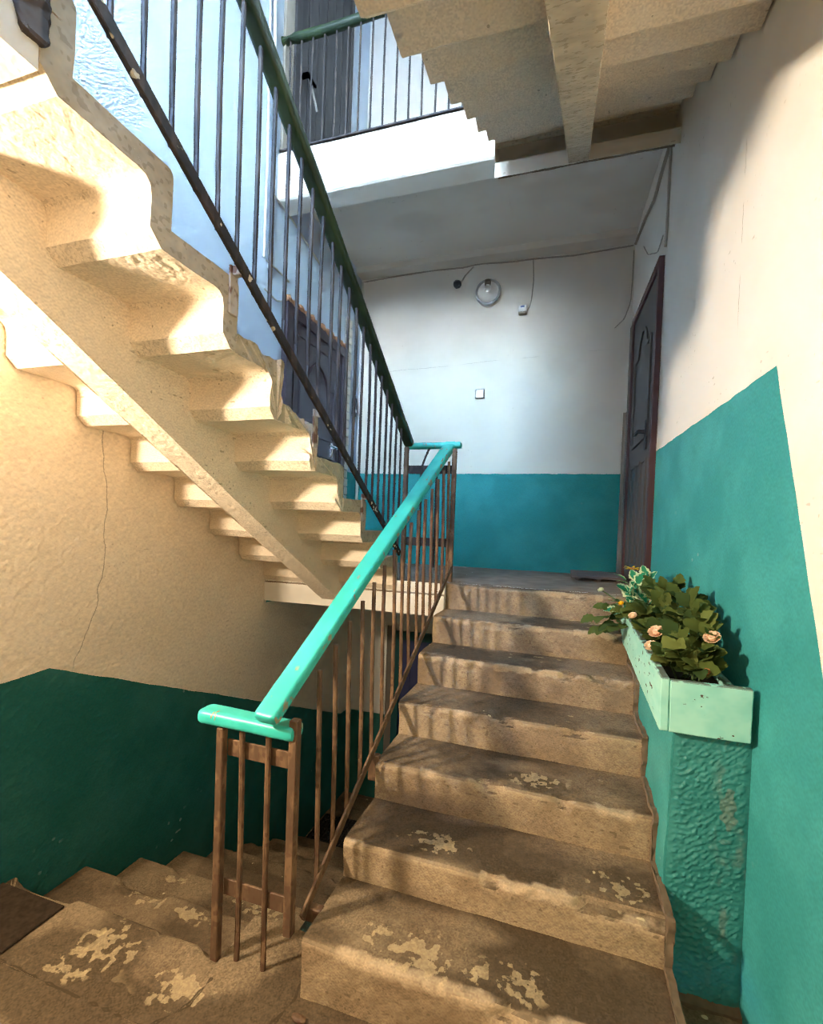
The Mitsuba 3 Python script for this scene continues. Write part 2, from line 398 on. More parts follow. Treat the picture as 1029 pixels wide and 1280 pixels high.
scene['m_mortar'] = P((0.30, 0.28, 0.26), .9, .2)
scene['m_chrome'] = {'type': 'roughconductor', 'material': 'Cr', 'alpha': 0.2}
scene['m_black'] = P((0.015, 0.015, 0.016), .45, .5)
scene['m_plastic'] = P((0.78, 0.78, 0.78), .35, .5)
scene['m_bluelabel'] = P((0.16, 0.22, 0.42), .5, .4)
scene['m_cable'] = P((0.40, 0.37, 0.33), .7, .3)
scene['m_conduit'] = P((0.62, 0.64, 0.66), .6, .3)
scene['m_glass'] = {'type': 'thindielectric', 'int_ior': 1.5}
scene['m_reflector'] = P((0.90, 0.92, 0.95), .3, .6)
scene['m_rubber'] = P((0.018, 0.016, 0.016), .6, .4)
scene['m_matfabric'] = bumped(P(proc(lambda p, n, uv: mi.Color3f(.034, .024, .016) * (.6 + .8 * fbm(p.x * 90, p.y * 90, 1.0, 2))), .95, .1), lambda p, n, uv: noise(p.x * 350, p.y * 350) * .003)
scene['m_slat'] = P(proc(lambda p, n, uv: mix((0.05, 0.035, 0.028), (0.12, 0.09, 0.07), fbm(p.x * 6, p.y * 60, p.z * 60, 3))), .7, .3)
scene['m_soil'] = P((0.03, 0.022, 0.015), .95, .1)
def leaf_mat(c, tr):
    return {'type': 'principledthin', 'base_color': c if isinstance(c, dict) else {'type': 'rgb', 'value': list(c)}, 'roughness': .45, 'diff_trans': tr, 'spec_trans': 0.0}
scene['m_leaf'] = leaf_mat((0.075, 0.105, 0.028), .28)
scene['m_leaf_pale'] = leaf_mat((0.135, 0.17, 0.05), .35)
scene['m_leaf_dark'] = leaf_mat((0.040, 0.068, 0.022), .25)
def varieg(p, n, uv):
    d = dr.abs(uv.x - .5) * 2
    e = smoothstep(.50, .70, d + (noise(uv.x * 9, uv.y * 9, p.x * 30) - .5) * .5)
    return mix((0.03, 0.22, 0.11), (0.62, 0.74, 0.50), e)
scene['m_leaf_varieg'] = leaf_mat(proc(varieg), .3)
scene['m_stem'] = P((0.06, 0.10, 0.03), .6, .3)
scene['m_petal'] = leaf_mat((0.90, 0.66, 0.48), .4)
scene['m_petal_pale'] = leaf_mat((0.88, 0.72, 0.52), .4)
scene['m_petal_red'] = leaf_mat((0.62, 0.20, 0.09), .3)
scene['m_petal_white'] = leaf_mat((0.62, 0.66, 0.48), .3)
scene['m_petal_yellow'] = leaf_mat((0.92, 0.60, 0.03), .3)
scene['m_rim'] = P((0.30, 0.31, 0.33), .4, .5)

scene['m_flake'] = P(proc(lambda p, n, uv: mix((0.50, 0.45, 0.40), (0.16, 0.08, 0.05), smoothstep(.45, .6, fbm(p.x * 40, p.y * 40, p.z * 26, 3)))), .7, .3)

scene['m_grout'] = P(proc(lambda p, n, uv: mix((0.20, 0.15, 0.10), (0.10, 0.07, 0.045), fbm(p.x * 60, p.y * 40, p.z * 40, 3))), .9, .2)

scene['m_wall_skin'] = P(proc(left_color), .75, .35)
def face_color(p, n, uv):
    c = paint(p, (0.026, 0.20, 0.195))  # darker than the sides: the front's dimmer light is put into its colour
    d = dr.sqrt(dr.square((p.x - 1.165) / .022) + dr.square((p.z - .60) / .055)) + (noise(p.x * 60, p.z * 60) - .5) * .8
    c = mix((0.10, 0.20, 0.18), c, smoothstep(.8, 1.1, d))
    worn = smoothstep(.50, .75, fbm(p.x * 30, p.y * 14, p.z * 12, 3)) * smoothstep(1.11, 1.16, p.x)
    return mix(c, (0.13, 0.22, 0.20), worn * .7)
scene['m_pier_face_shaded'] = P(proc(face_color), .5, .5)
scene['m_nook'] = P(proc(lambda p, n, uv: dr.select(p.z < .765, paint(p, GREEN), wash(p) * mi.Color3f(.95, .86, .74))), .75, .3)

# ------------------------------------------------------------------ room shell
def S(name, mesh, bsdf, label, **kw): return obj(name, mesh, bsdf, label=label, kind='structure', **kw)

XN = -1.95                                                         # the entrance nook on the left, behind the viewer
wl = S('wall_left', box(XL - .2, XL, -.16, YB + .2, ZL - .1, ZC), 'm_wall_left', 'rough-plastered left wall, dark green dado below and bare whitewash above')
v = np.array([(XR(y) + d, y, z) for z in (ZL - .1, ZC) for y, d in ((YE - .2, 0), (YB + .2, 0), (YB + .2, .2), (YE - .2, .2))])
S('wall_right', trimesh.convex.convex_hull(v), 'm_wall_right', 'whitewashed right wall with a teal painted panel ending in a sharp corner')
wb = S('wall_back', box(XL, XR(YB) + .02, YB, YB + .2, ZL - .1, ZC), 'm_wall_back', 'white end wall of the landing with a teal dado')
WX0, WX1, WZ0, WZ1 = -1.22, .30, 3.20, 6.2
xr = XR(YE)
S('wall_nook', cat(box(XN - .2, XN, YE - .2, .04, -.16, ZC), box(XN, XL - .2, -.16, .04, -.16, ZC)), 'm_nook', 'whitewashed walls of the entrance nook with a dark green dado')
S('wall_front', cat(box(XN, xr, YE - .2, YE, -.15, WZ0), box(XN, xr, YE - .2, YE, WZ1, ZC), box(XN, WX0, YE - .2, YE, WZ0, WZ1), box(WX1, xr, YE - .2, YE, WZ0, WZ1)), 'm_nook', 'white wall behind the stairs with a tall window opening')
S('ceiling', box(XN - .2, xr + .2, YE - .2, YB + .2, ZC, ZC + .15), 'm_slab', 'white ceiling over the stairwell')
w1 = thing('window_1', 'tall window over the upper half landing', kind='structure')
fr = [box(WX0, WX1, YE - .12, YE - .06, WZ0, WZ0 + .05), box(WX0, WX1, YE - .12, YE - .06, WZ1 - .05, WZ1), box(WX0, WX0 + .05, YE - .12, YE - .06, WZ0, WZ1), box(WX1 - .05, WX1, YE - .12, YE - .06, WZ0, WZ1)]
obj('frame', cat(*fr), 'm_plastic', w1)
obj('mullion', box(-.485, -.435, YE - .12, YE - .06, WZ0 + .05, WZ1 - .05), 'm_plastic', w1)

# floors
pf = Polygon([(XN, YE), (xr, YE), (1.22, .41), (1.0, .41), (1.0, .0), (0.0, .0), (-.03, .2), (-.30, .2), (-.30, -.22), (XL, -.22), (XL, -.16), (XN, -.16)])
fl = trimesh.creation.extrude_polygon(pf, .16, engine='earcut'); fl.apply_translation((0, 0, -.16))
S('floor', fl, 'm_concrete', 'worn concrete landing at the foot of the stairs')
S('floor_cellar', box(XL, XR(0), -.9, YB, ZL - .1, ZL), 'm_concrete', 'concrete floor at the bottom of the descending stairs')
S('wall_cellar', box(XL, XR(0), -1.0, -.9, ZL - .1, -.16), 'm_wall_back', 'white cellar wall under the landing')

def xskew(x0, x1, gap=0.0):
    def f(v):
        t = (v[:, 0] - x0) / (x1 - x0)
        return np.column_stack([x0 + t * (XR(v[:, 1]) - gap - x0), v[:, 1], v[:, 2]])
    return f
def wobble(a, f, seed):
    return lambda v: np.stack([meshkit.fbm(v * f, 3, seed + k) - .5 for k in range(3)], -1) * a

p1 = [(1.584, Z1), (1.584, .985), (1.575, .975), (1.575, .85), (YB, .85), (YB, Z1)]
S('landing', extrude_x(p1, np.linspace(XL, 0, 40), .05, wobble(.006, 8, 5)), 'm_slab', 'grey concrete landing with a white painted front edge where the left flight starts')
S('landing', extrude_x([(1.66, Z1), (1.66, .85), (YB, .85), (YB, Z1)], np.linspace(0, 1.2, 40), .05, wobble(.006, 8, 5), xskew(0, 1.2)), 'm_slab', 'grey concrete landing floor in front of the teal dado')
under = [(1.72, 3.53), (1.80, 3.61), (1.98, 3.74), (2.60, 3.77), (YB, 3.77), (YB, Z2)]
p2 = [(1.58, Z2), (1.58, 3.555), (1.592, 3.545)] + under
S('landing', extrude_x(p2, np.linspace(XL, .2, 40), .05, wobble(.006, 8, 6)), 'm_slab', 'upper landing slab with a bright white front edge, seen from below')
p3 = [(1.585, Z2), (1.585, 3.78), (1.74, 3.77), (1.74, 3.53), (1.60, 3.525), (1.60, 3.44)] + under
S('landing', extrude_x(p3, np.linspace(.2, 1.2, 30), .05, wobble(.008, 8, 7), xskew(.2, 1.2)), 'm_slab', 'part of the upper landing slab with the ledge that carries the overhead stairs')
S('landing', cat(box(XN, XR(-.5), YE, -.72, 2.25, ZH), box(XN, XL, -.72, -.16, 2.25, ZH), box(XL, -.317, -.72, -.563, 2.232, ZH), box(.2, XR(-.5), -.72, -.545, 2.31, ZH)), 'm_slab', 'upper half landing slab above the entrance')

S('trim_4', extrude_x([(2.85, 3.775), (2.862, 3.722), (YB, 3.716), (YB, 3.775)], np.linspace(XL, 1.2, 30), .04, wobble(.005, 8, 9), xskew(XL, 1.2)), 'm_slab', 'plain cornice where the landing ceiling meets the end wall')
ly, lz = np.meshgrid(np.arange(-.155, YB + .003, .006), np.arange(-.78, 2.36, .006), indexing='ij')
q_ = np.stack([ly * 75, lz * 75, np.zeros_like(ly)], -1)
hh = np.clip(meshkit.noise(q_, 21) - .35, 0, 1) * .0042 + np.clip(meshkit.noise(q_ * 1.7, 22) - .4, 0, 1) * .0026 + meshkit.fbm(q_ * .06, 2, 23) * .004
lv = np.stack([XL + .0005 + hh, ly, lz], -1).reshape(-1, 3)
n0, n1 = ly.shape
i_, j_ = np.meshgrid(np.arange(n0 - 1), np.arange(n1 - 1), indexing='ij'); a_ = i_ * n1 + j_
lf_ = np.vstack([np.stack([a_, a_ + n1, a_ + n1 + 1], -1).reshape(-1, 3), np.stack([a_, a_ + n1 + 1, a_ + 1], -1).reshape(-1, 3)])
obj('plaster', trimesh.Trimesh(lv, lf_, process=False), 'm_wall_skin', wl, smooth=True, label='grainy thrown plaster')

# masonry pier beside the stairs, under the flower box
pp = [(.39, -.01), (.385, .815), (1.62, .868), (1.62, -.01)]
pm = extrude_x(pp, np.linspace(0, 1, 14), .04, None, lambda v: np.column_stack([(1.0 + .018 * np.clip(v[:, 2], 0, 1) * (1 - v[:, 0])) * (1 - v[:, 0]) + XR(v[:, 1]) * v[:, 0], v[:, 1], v[:, 2]]))
pm.vertices = np.array(pm.vertices) + wobble(.010, 7, 11)(np.array(pm.vertices)) * np.array([1, 1, .3])
S('trim_1', pm, 'm_pier', 'teal painted rough-plastered pier standing along the right wall under the flower box', smooth=35)

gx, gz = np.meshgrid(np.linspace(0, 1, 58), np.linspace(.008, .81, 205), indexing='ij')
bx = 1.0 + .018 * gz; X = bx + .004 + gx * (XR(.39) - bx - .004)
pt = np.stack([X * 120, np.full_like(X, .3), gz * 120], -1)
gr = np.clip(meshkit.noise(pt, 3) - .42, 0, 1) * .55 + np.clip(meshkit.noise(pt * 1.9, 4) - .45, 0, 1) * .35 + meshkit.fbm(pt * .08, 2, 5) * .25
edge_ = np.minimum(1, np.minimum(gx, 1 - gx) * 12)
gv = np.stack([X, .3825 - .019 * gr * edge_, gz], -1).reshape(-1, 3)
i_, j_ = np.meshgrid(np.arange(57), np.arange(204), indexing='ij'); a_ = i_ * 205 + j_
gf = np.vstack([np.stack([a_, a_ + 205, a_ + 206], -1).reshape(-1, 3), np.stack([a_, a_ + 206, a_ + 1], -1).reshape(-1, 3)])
obj('plaster', trimesh.Trimesh(gv, gf, process=False), 'm_pier_face_shaded', 'trim_1', smooth=True, label='coarse grainy plaster on the front of the pier')

# ------------------------------------------------------------------ stairs
def step_profile(s0, s1, zp, z, th, first=False, ch=.03):
    """(run, z) of one folded step: riser at run s0 from zp up to z, tread on to s1."""
    top = round_corner((s0, zp), (s0 - .006, z), (s1, z), .022)
    fil = round_corner((s1, z - th), (s0 + th, z - th), (s0 + th, zp - th), .04)
    low = [(s0 + th, zp - th + ch), (s0 + th - ch, zp - th)]
    return [(s0, zp - th)] + top + [(s1, z), (s1, z - th)] + fil + low

def worn(seed, chip=.018, base=.007):
    def d(v):
        w = np.stack([meshkit.fbm(v * 6, 3, seed + k) - .5 for k in range(3)], -1) * base
        w[:, 2] -= .010 * np.exp(-((v[:, 0] % 10 - .45) / .28) ** 2) * 0
        return w
    return d

def chips(m, s_edge, z_edge, sign, seed, amount):
    v = np.array(m.vertices)
    near = np.exp(-(((v[:, 1] - s_edge) / .03) ** 2 + ((v[:, 2] - z_edge) / .03) ** 2))
    n = meshkit.fbm(np.column_stack([v[:, 0] * 7, v[:, 1] * 7, v[:, 2] * 7]), 3, seed)
    k = np.clip((n - .53) / .12, 0, 1) * near * amount
    v[:, 1] += sign * k
    v[:, 2] -= k * .9
    m.vertices = v
    return m

# flight A, climbing away to the landing
fa = thing('staircase', 'worn tan concrete flight climbing from the floor to the landing', 'stairs')
az = [0, .172, .302, .452, .600, .748, .897, Z1]
for r in range(1, 8):
    s0, s1 = (r - 1) * RUN, r * RUN if r < 7 else 1.70
    prof = step_profile(s0, s1, az[r - 1], az[r], .085)
    xmap = lambda v: np.column_stack([v[:, 0], v[:, 1] + .035 * (1 - v[:, 0]) * v[:, 1] / 1.6, v[:, 2]])
    m = extrude_x(prof, np.linspace(0, 1.005 if r < 7 else 1.16, 90), .012, worn(20, base=.010), xmap)
    m = chips(m, s0, az[r], 1, 40 + r, .022)
    obj('step', m, 'm_concrete', fa, smooth=40)

def rib(cx, ybot, pts, w=.125):
    """A beam under a flight: pts is its outline in (y, z); ybot(y) the height of its lower edge."""
    def xm(v):
        t = np.clip((v[:, 2] - ybot(v[:, 1])) / .17, 0, 1)
        return np.column_stack([cx + v[:, 0] * (1 + .28 * t), v[:, 1], v[:, 2]])
    return extrude_x(pts, np.linspace(-w / 2, w / 2, 5), .03, wobble(.008, 12, 3), xm)

# flight U, climbing towards the viewer over the left side
fu = thing('staircase', 'cream-painted stairs seen from below, climbing towards the viewer on the left', 'stairs')
uy = lambda r: 1.613 - RUN * (r - 1)
uz = lambda r: Z1 + (ZH - Z1) / 9 * r
for r in range(1, 10):
    s0, s1 = -uy(r), -(uy(r + 1) if r < 9 else uy(9) - .05)
    prof = [(-s, z) for s, z in step_profile(s0, s1, uz(r - 1), uz(r), .062, ch=.036)]
    m = extrude_x(prof, np.linspace(XL + .010, -.317, 40), .014, worn(60))
    v = np.array(m.vertices)
    if r in (5, 4, 6):                                             # the broken free edge
        e = np.clip((v[:, 0] + .40) / .083, 0, 1)
        n = meshkit.fbm(v * 16, 3, 77)
        amt = {5: .055, 6: .03, 4: .025}[r]
        v[:, 0] -= e * np.clip(n - .38, 0, 1) * amt * 2.2
        v[:, 2] -= e * np.clip(n - .42, 0, 1) * amt * (v[:, 2] > uz(r) - .05)
        v[:, 1] += e * np.clip(n - .42, 0, 1) * amt
        m.vertices = v
    obj('step', m, 'm_soffit', fu, smooth=40)
ub = lambda y: .862 + (1.633 - y) * .556
zig = []
for r in range(1, 10):
    zig += [(uy(r) - .03, uz(r - 1) - .035), (uy(r) - .03, uz(r) - .035)]
obj('beam', rib(-.757, ub, [(1.577, ub(1.577)), (1.577, uz(0) - .06)] + zig + [(-.54, uz(9) - .035), (-.54, ub(-.54))]), 'm_soffit', fu, smooth=40)

# flight D, going down on the left
fd = thing('staircase', 'worn concrete flight going down on the left beside the dark green wall', 'stairs')
dy = lambda k: .04 + .287 * k
for k in range(8):
    s1 = -dy(k - 1) if k else .22
    prof = [(-s, z) for s, z in step_profile(-dy(k), s1, -.15 * (k + 1), -.15 * k, .08)]
    m = extrude_x(prof, np.linspace(XL + .010, -.30, 36), .016, worn(90))
    m = chips(m, dy(k), -.15 * k, -1, 140 + k, .02)
    obj('step', m, 'm_concrete', fd, smooth=40)

# flight A2, overhead, climbing away to the upper landing
f2 = thing('staircase', 'overhead flight of stairs seen from below at the top right', 'stairs')
ay = lambda r: 1.584 - .265 * (9 - r)
a2z = lambda r: ZH + (Z2 - ZH) / 9 * r
xm2 = xskew(.2, 1.15, .010)
for r in range(1, 10):
    s1 = ay(r + 1) if r < 9 else 1.60
    prof = step_profile(ay(r), s1, a2z(r - 1), a2z(r), .072, ch=.03)
    m = extrude_x(prof, np.linspace(.2, 1.15, 36), .014, worn(160, base=.012), xm2)
    obj('step', m, 'm_soffit', f2, smooth=40)
ab = lambda y: 3.40 + .596 * (y - 1.5)
zig = []
for r in range(1, 10):
    zig += [(ay(r) + .035, a2z(r - 1) - .04), (ay(r) + .035, a2z(r) - .04)]
obj('beam', rib(.665, ab, [(-.54, ab(-.54)), (-.54, a2z(0) - .04)] + zig + [(1.60, a2z(9) - .04), (1.60, ab(1.54) + .02), (1.54, ab(1.54))], .105), 'm_soffit', f2, smooth=40)

# ragged mortar fillet between the flight and the pier
tp = []
for r in range(1, 7):
    tp += [((r - 1) * RUN - .012, (az[r - 1] if r > 1 else 0) + .012), ((r - 1) * RUN - .012, az[r] + .016)]
tp += [(6 * RUN - .012, az[6] + .014)]
tp = [(.36, tp[0][1])] if False else tp
fp = LineString(tp).buffer(.008, join_style=1)
def ragged(v):
    d = np.zeros_like(v); nn = meshkit.fbm(v * 22, 3, 12) - .5
    d[:, 1], d[:, 2] = nn * .035, (meshkit.fbm(v * 22, 3, 13) - .5) * .03
    d[:, 0] = (meshkit.fbm(v * 30, 2, 14) - .5) * .016
    return d
S('trim_2', extrude_x(list(fp.exterior.coords)[:-1], np.linspace(.992, 1.012, 5), .01, ragged), 'm_grout', 'ragged mortar joint between the steps and the teal pier', smooth=40)
fp2 = Polygon([(.36, -.01), (.36, .012), (.40, .035), (.42, .03), (.42, -.01)])
S('trim_3', extrude_x(list(fp2.exterior.coords)[:-1], np.linspace(.96, 1.22, 22), .01, lambda v: ragged(v) * .5), 'm_grout', 'rough mortar skirt at the foot of the teal pier', smooth=40)

# ------------------------------------------------------------------ railings
ra = thing('stair_railing', 'railing with a turquoise wooden handrail and rusty balusters along the ascending flight', 'railing')
ax = lambda y: -.055 + .048 * y
obj('handrail', rail((-.118, -.05, .812), (-.022, 1.70, 1.914), .078, .040, .013, end=.014, wob=.004, seed=3), 'm_turquoise', ra, smooth=40, label='turquoise painted wooden handrail with chipped edges')
obj('handrail', rail((-.398, .03, .764), (-.052, .03, .760), .074, .044, .016, end=.014, wob=.003, seed=4), 'm_turquoise', ra, smooth=40, label='short turquoise end piece of the handrail')
obj('handrail', rail((-.295, 1.665, 1.897), (.05, 1.675, 1.900), .06, .036, .012, end=.01, wob=.003, seed=5), 'm_turquoise', ra, smooth=40, label='turquoise cross piece of the handrail on the landing')
obj('bottom_rail', flat((ax(.07) + .008, .07, .165), (ax(1.6) + .008, 1.6, 1.145), .034, .010), 'm_rust', ra)
for j in range(15):
    y = .163 + .0985 * j
    obj('baluster', bar((ax(y), y, .105 + .645 * y), (ax(y) - .012, y, .805 + .632 * y), .0085, 8, .003, 5, j), 'm_rust', ra)
zrail = lambda y: .79 + .632 * y
def post(x, y, z0, z1, w=.026): return box(x - w / 2, x + w / 2, y - w / 2, y + w / 2, z0, z1, .003)
obj('post', post(-.318, .02, -.02, .735, .026), 'm_rust', ra)
obj('post', post(-.058, .02, .15, .80, .028), 'm_rust', ra)
obj('post', post(.022, 1.62, 1.06, 1.87, .026), 'm_rust', ra)
obj('post', post(-.286, 1.62, 1.05, 1.885, .026), 'm_rust', ra)
obj('crossbar', flat((-.305, .036, .668), (-.072, .036, .665), .052, .008), 'm_rust', ra)
obj('crossbar', flat((-.305, .036, .222), (-.072, .036, .222), .052, .008), 'm_rust', ra)
obj('crossbar', flat((-.275, 1.64, 1.745), (.02, 1.64, 1.745), .052, .008), 'm_iron', ra)
obj('crossbar', flat((-.275, 1.64, 1.296), (.02, 1.64, 1.296), .052, .008), 'm_iron', ra)
for x, xt, y, z0, z1, s in ((-.25, -.245, .022, -.005, .735, 1), (-.152, -.15, .022, -.005, .735, 2)):
    obj('baluster', bar((x, y + .012, z0), (xt, y, z1), .009, 8, .004, 5, s), 'm_rust', ra)
for x, xt in ((-.185, -.152), (-.088, -.062)):
    obj('baluster', tube([(x, 1.628, 1.14), (x, 1.628, 1.5), (x - .002, 1.63, 1.76), ((x + xt) / 2, 1.65, 1.83), (xt, 1.67, 1.885)], .0072), 'm_iron', ra)
obj('bracket', box(-.05, .004, .10, .13, .13, .175, .003), 'm_rust', ra)
obj('bracket', box(ax(.57) - .012, .006, .555, .585, .355, .46, .004), 'm_rust', ra)

ru = thing('stair_railing', 'dark green railing with thin iron balusters on the stairs coming towards the viewer', 'railing')
obj('handrail', rail((-.282, -.545, 3.262), (-.282, 1.655, 1.905), .062, .05, .018, end=.012, wob=.003, seed=9), 'm_darkgreen', ru, smooth=40, label='dark green handrail')
ub0 = lambda y: 2.146 - .603 * y
obj('bottom_rail', flat((-.278, -.545, ub0(-.545)), (-.278, 1.53, ub0(1.53)), .036, .014), 'm_iron_chipped', ru)
for j in range(25):
    y = -.528 + .0845 * j
    obj('baluster', bar((-.284, y, ub0(y) - .012), (-.284, y, 2.905 - .617 * y), .0072, 8, .0025, 5, 50 + j), 'm_iron', ru)
for y, z0, z1 in ((.004, 2.01, 2.155), (.525, 1.695, 1.85), (1.034, 1.405, 1.545)):
    obj('bracket', cat(box(-.317, -.309, y - .018, y + .018, z0, z1, .002), box(-.31, -.28, y - .010, y + .010, z1 - .03, z1, .002)), 'm_flake', ru)
rb = box(-.338, -.305, -.60, -.55, 2.285, 2.50, .006)
rb = rb.subdivide_to_size(.012); rb.vertices = np.array(rb.vertices) + wobble(.035, 22, 8)(np.array(rb.vertices))
obj('bracket', rb, 'm_iron', ru, smooth=40, label='rusted bracket eaten away at the edges')

r2 = thing('stair_railing', 'green railing along the edge of the upper landing', 'railing')
pr = tube([(x, 1.60, 4.612 + .004 * math.sin(x * 9)) for x in np.linspace(-1.262, .2, 16)], .030, 12)
obj('handrail', pr, 'm_darkgreen', r2, smooth=40, label='round green handrail')
obj('bottom_rail', flat((-1.262, 1.60, 3.887), (.2, 1.60, 3.887), .012, .03), 'm_iron', r2)
for j in range(17):
    x = -1.205 + .0855 * j
    obj('baluster', bar((x, 1.60, 3.862), (x, 1.60, 4.60), .0065, 7, .002, 4, 90 + j), 'm_iron', r2)

# ------------------------------------------------------------------ doors
def ring(outer, w): return outer.difference(outer.buffer(-w))
def ogee(a0, a1, c0, c1, rise):
    t = np.linspace(0, 1, 25)
    h = np.where(np.abs(t - .5) < .28, np.cos((t - .5) / .28 * np.pi / 2) ** .7, 0)
    return Polygon([(a0, c0), (a1, c0)] + [(a1 + (a0 - a1) * k, c1 + rise * hh) for k, hh in zip(t, h)])

o, u, n = (XL, 1.69, Z1), (0, 1, 0), (1, 0, 0)
d1 = thing('door_1', 'dark purple-brown panelled door on the left wall behind the railing', kind='structure')
fr = sbox(0, 0, .96, 1.88).difference(sbox(.07, -.01, .89, 1.80))
obj('frame', place(slab2d(fr, 0, .045), o, u, n), 'm_door', d1)
lf = obj('leaf', place(slab2d(sbox(.07, 0.01, .89, 1.80), 0, .025), o, u, n), 'm_door', d1)
obj('panel', place(slab2d(ring(ogee(.20, .76, 1.02, 1.46, .14), .022), .025, .037), o, u, n), 'm_door', lf)
obj('panel', place(slab2d(ring(sbox(.20, .14, .76, .90), .022), .025, .037), o, u, n), 'm_door', lf)
obj('panel', place(slab2d(ring(sbox(.12, .06, .84, 1.72), .012), .025, .032), o, u, n), 'm_door', lf)
fm = tube([(XL + .03, 1.68 + .97 * t, Z1 + 1.895 + .006 * math.sin(t * 40)) for t in np.linspace(0, 1, 40)], .024 + .008 * np.sin(np.arange(40) * 1.9), 7)
obj('sealant', fm, 'm_foam', d1, label='crumbling orange-brown filler along the top of the frame')
obj('handle', place(cat(box(-.01, .01, .025, .075, -.01, .01), box(-.01, .11, .065, .082, -.008, .008, .003), box(-.018, .018, .025, .031, -.09, .06)), (XL, 2.43, Z1 + .98), (0, -1, 0), n), 'm_chrome', lf, label='chrome lever handle')

nr = np.array([-1, -.0395, 0]); nr /= np.linalg.norm(nr)
urr = np.array([-.0395, 1, 0]); urr /= np.linalg.norm(urr)
d2 = thing('door_2', 'brown panelled apartment door in the right wall of the landing', kind='structure')
o = (XR(1.85), 1.85, Z1)
fr = sbox(0, 0, .90, 1.95).difference(sbox(.04, -.01, .85, 1.90))
obj('frame', place(slab2d(fr, 0, .03), o, urr, nr), 'm_doorframe', d2, label='dark red-brown door frame')
lf = obj('leaf', place(slab2d(sbox(.04, .01, .85, 1.90), 0, .016), o, urr, nr), 'm_greyleaf', d2)
obj('panel', place(slab2d(ring(ogee(.17, .73, .95, 1.58, .14), .025), .016, .026), o, urr, nr), 'm_greyleaf', lf)
for a in (.17, .36, .55):
    obj('panel', place(slab2d(ring(sbox(a, .12, a + .17, .82), .02), .016, .026), o, urr, nr), 'm_greyleaf', lf)
obj('handle', place(cat(box(-.012, .012, .022, .07, -.01, .01), box(-.01, .12, .06, .078, -.009, .009, .003), box(-.02, .02, .022, .03, -.11, .07)), (XR(2.05), 2.05, Z1 + .98), urr, nr), 'm_black', lf, label='black lever handle')
obj('jamb', place(slab2d(sbox(.90, 0, .975, 1.93), 0, .03), o, urr, nr), 'm_darkjamb', d2, label='dark grey reveal')
obj('jamb', box(1.082, 1.113, YB - .014, YB, Z1 + .002, Z1 + 1.32, .003), 'm_jamb', d2, label='bare plaster strip beside the frame')

d3 = thing('door_3', 'dark boarded door on the upper landing behind the green handrail', kind='structure')
o = (XL, 1.70, Z2)
obj('frame', place(slab2d(sbox(0, 0, .87, 2.1).difference(sbox(.05, -.01, .82, 2.05)), 0, .04), o, u, n), 'm_boarddoor', d3)
for k in range(6):
    obj('board', place(box(.05 + .1283 * k + .003, .05 + .1283 * (k + 1) - .003, 0, .026 + .002 * (k % 2), .01, 2.05, .003), o, u, n), 'm_boarddoor', d3)
obj('jamb', place(slab2d(sbox(-.10, 0, 0, 2.1), 0, .02), o, u, n), 'm_jamb', d3, label='bare plaster strip beside the frame')
obj('handle', place(cat(box(-.012, .012, .026, .08, -.012, .012), box(-.015, .10, .07, .088, -.01, .01, .003)), (XL, 1.80, Z2 + .70), u, n), 'm_chrome', d3, label='chrome handle')
obj('bar', tube([(XL + .05, 1.87, Z2 + .74), (XL + .05, 1.98, Z2 + .60)], .008), 'm_plastic', d3, label='white rod hanging on the door')

d4 = thing('door_4', 'low navy cellar door in a dark teal frame under the landing', kind='structure')
o, u4, n4 = (-.79, YB, ZL), (1, 0, 0), (0, -1, 0)
obj('frame', place(slab2d(sbox(0, 0, .86, 1.62).difference(sbox(.06, -.01, .80, 1.55)), 0, .06), o, u4, n4), 'm_tealframe', d4)
lf = obj('leaf', place(slab2d(sbox(.06, .01, .80, 1.55), 0, .02), o, u4, n4), 'm_navy', d4)
obj('panel', place(slab2d(ring(sbox(.14, .12, .72, .70), .02), .02, .03), o, u4, n4), 'm_navy', lf)
obj('panel', place(slab2d(ring(sbox(.14, .80, .72, 1.46), .02), .02, .03), o, u4, n4), 'm_navy', lf)
obj('jamb', place(slab2d(sbox(-.075, 0, 0, 1.66), 0, .03), o, u4, n4), 'm_darkjamb', d4)

# exposed white-painted bricks beside the left door
obj('mortar', box(XL, XL + .006, 2.665, 2.785, Z1 + .005, 3.24), 'm_mortar', wl)
brick = [mikit.ply(box(0, .018, 0, w, 0, .066, .003), 'm_brick') for w in (.112, .104, .116)]
for k in range(29):
    key = numbered(wl + '__brick')
    scene[key] = {**brick[k % 3], 'to_world': T().translate([XL, 2.667 + .003 * (k % 2), Z1 + .01 + .0755 * k])}

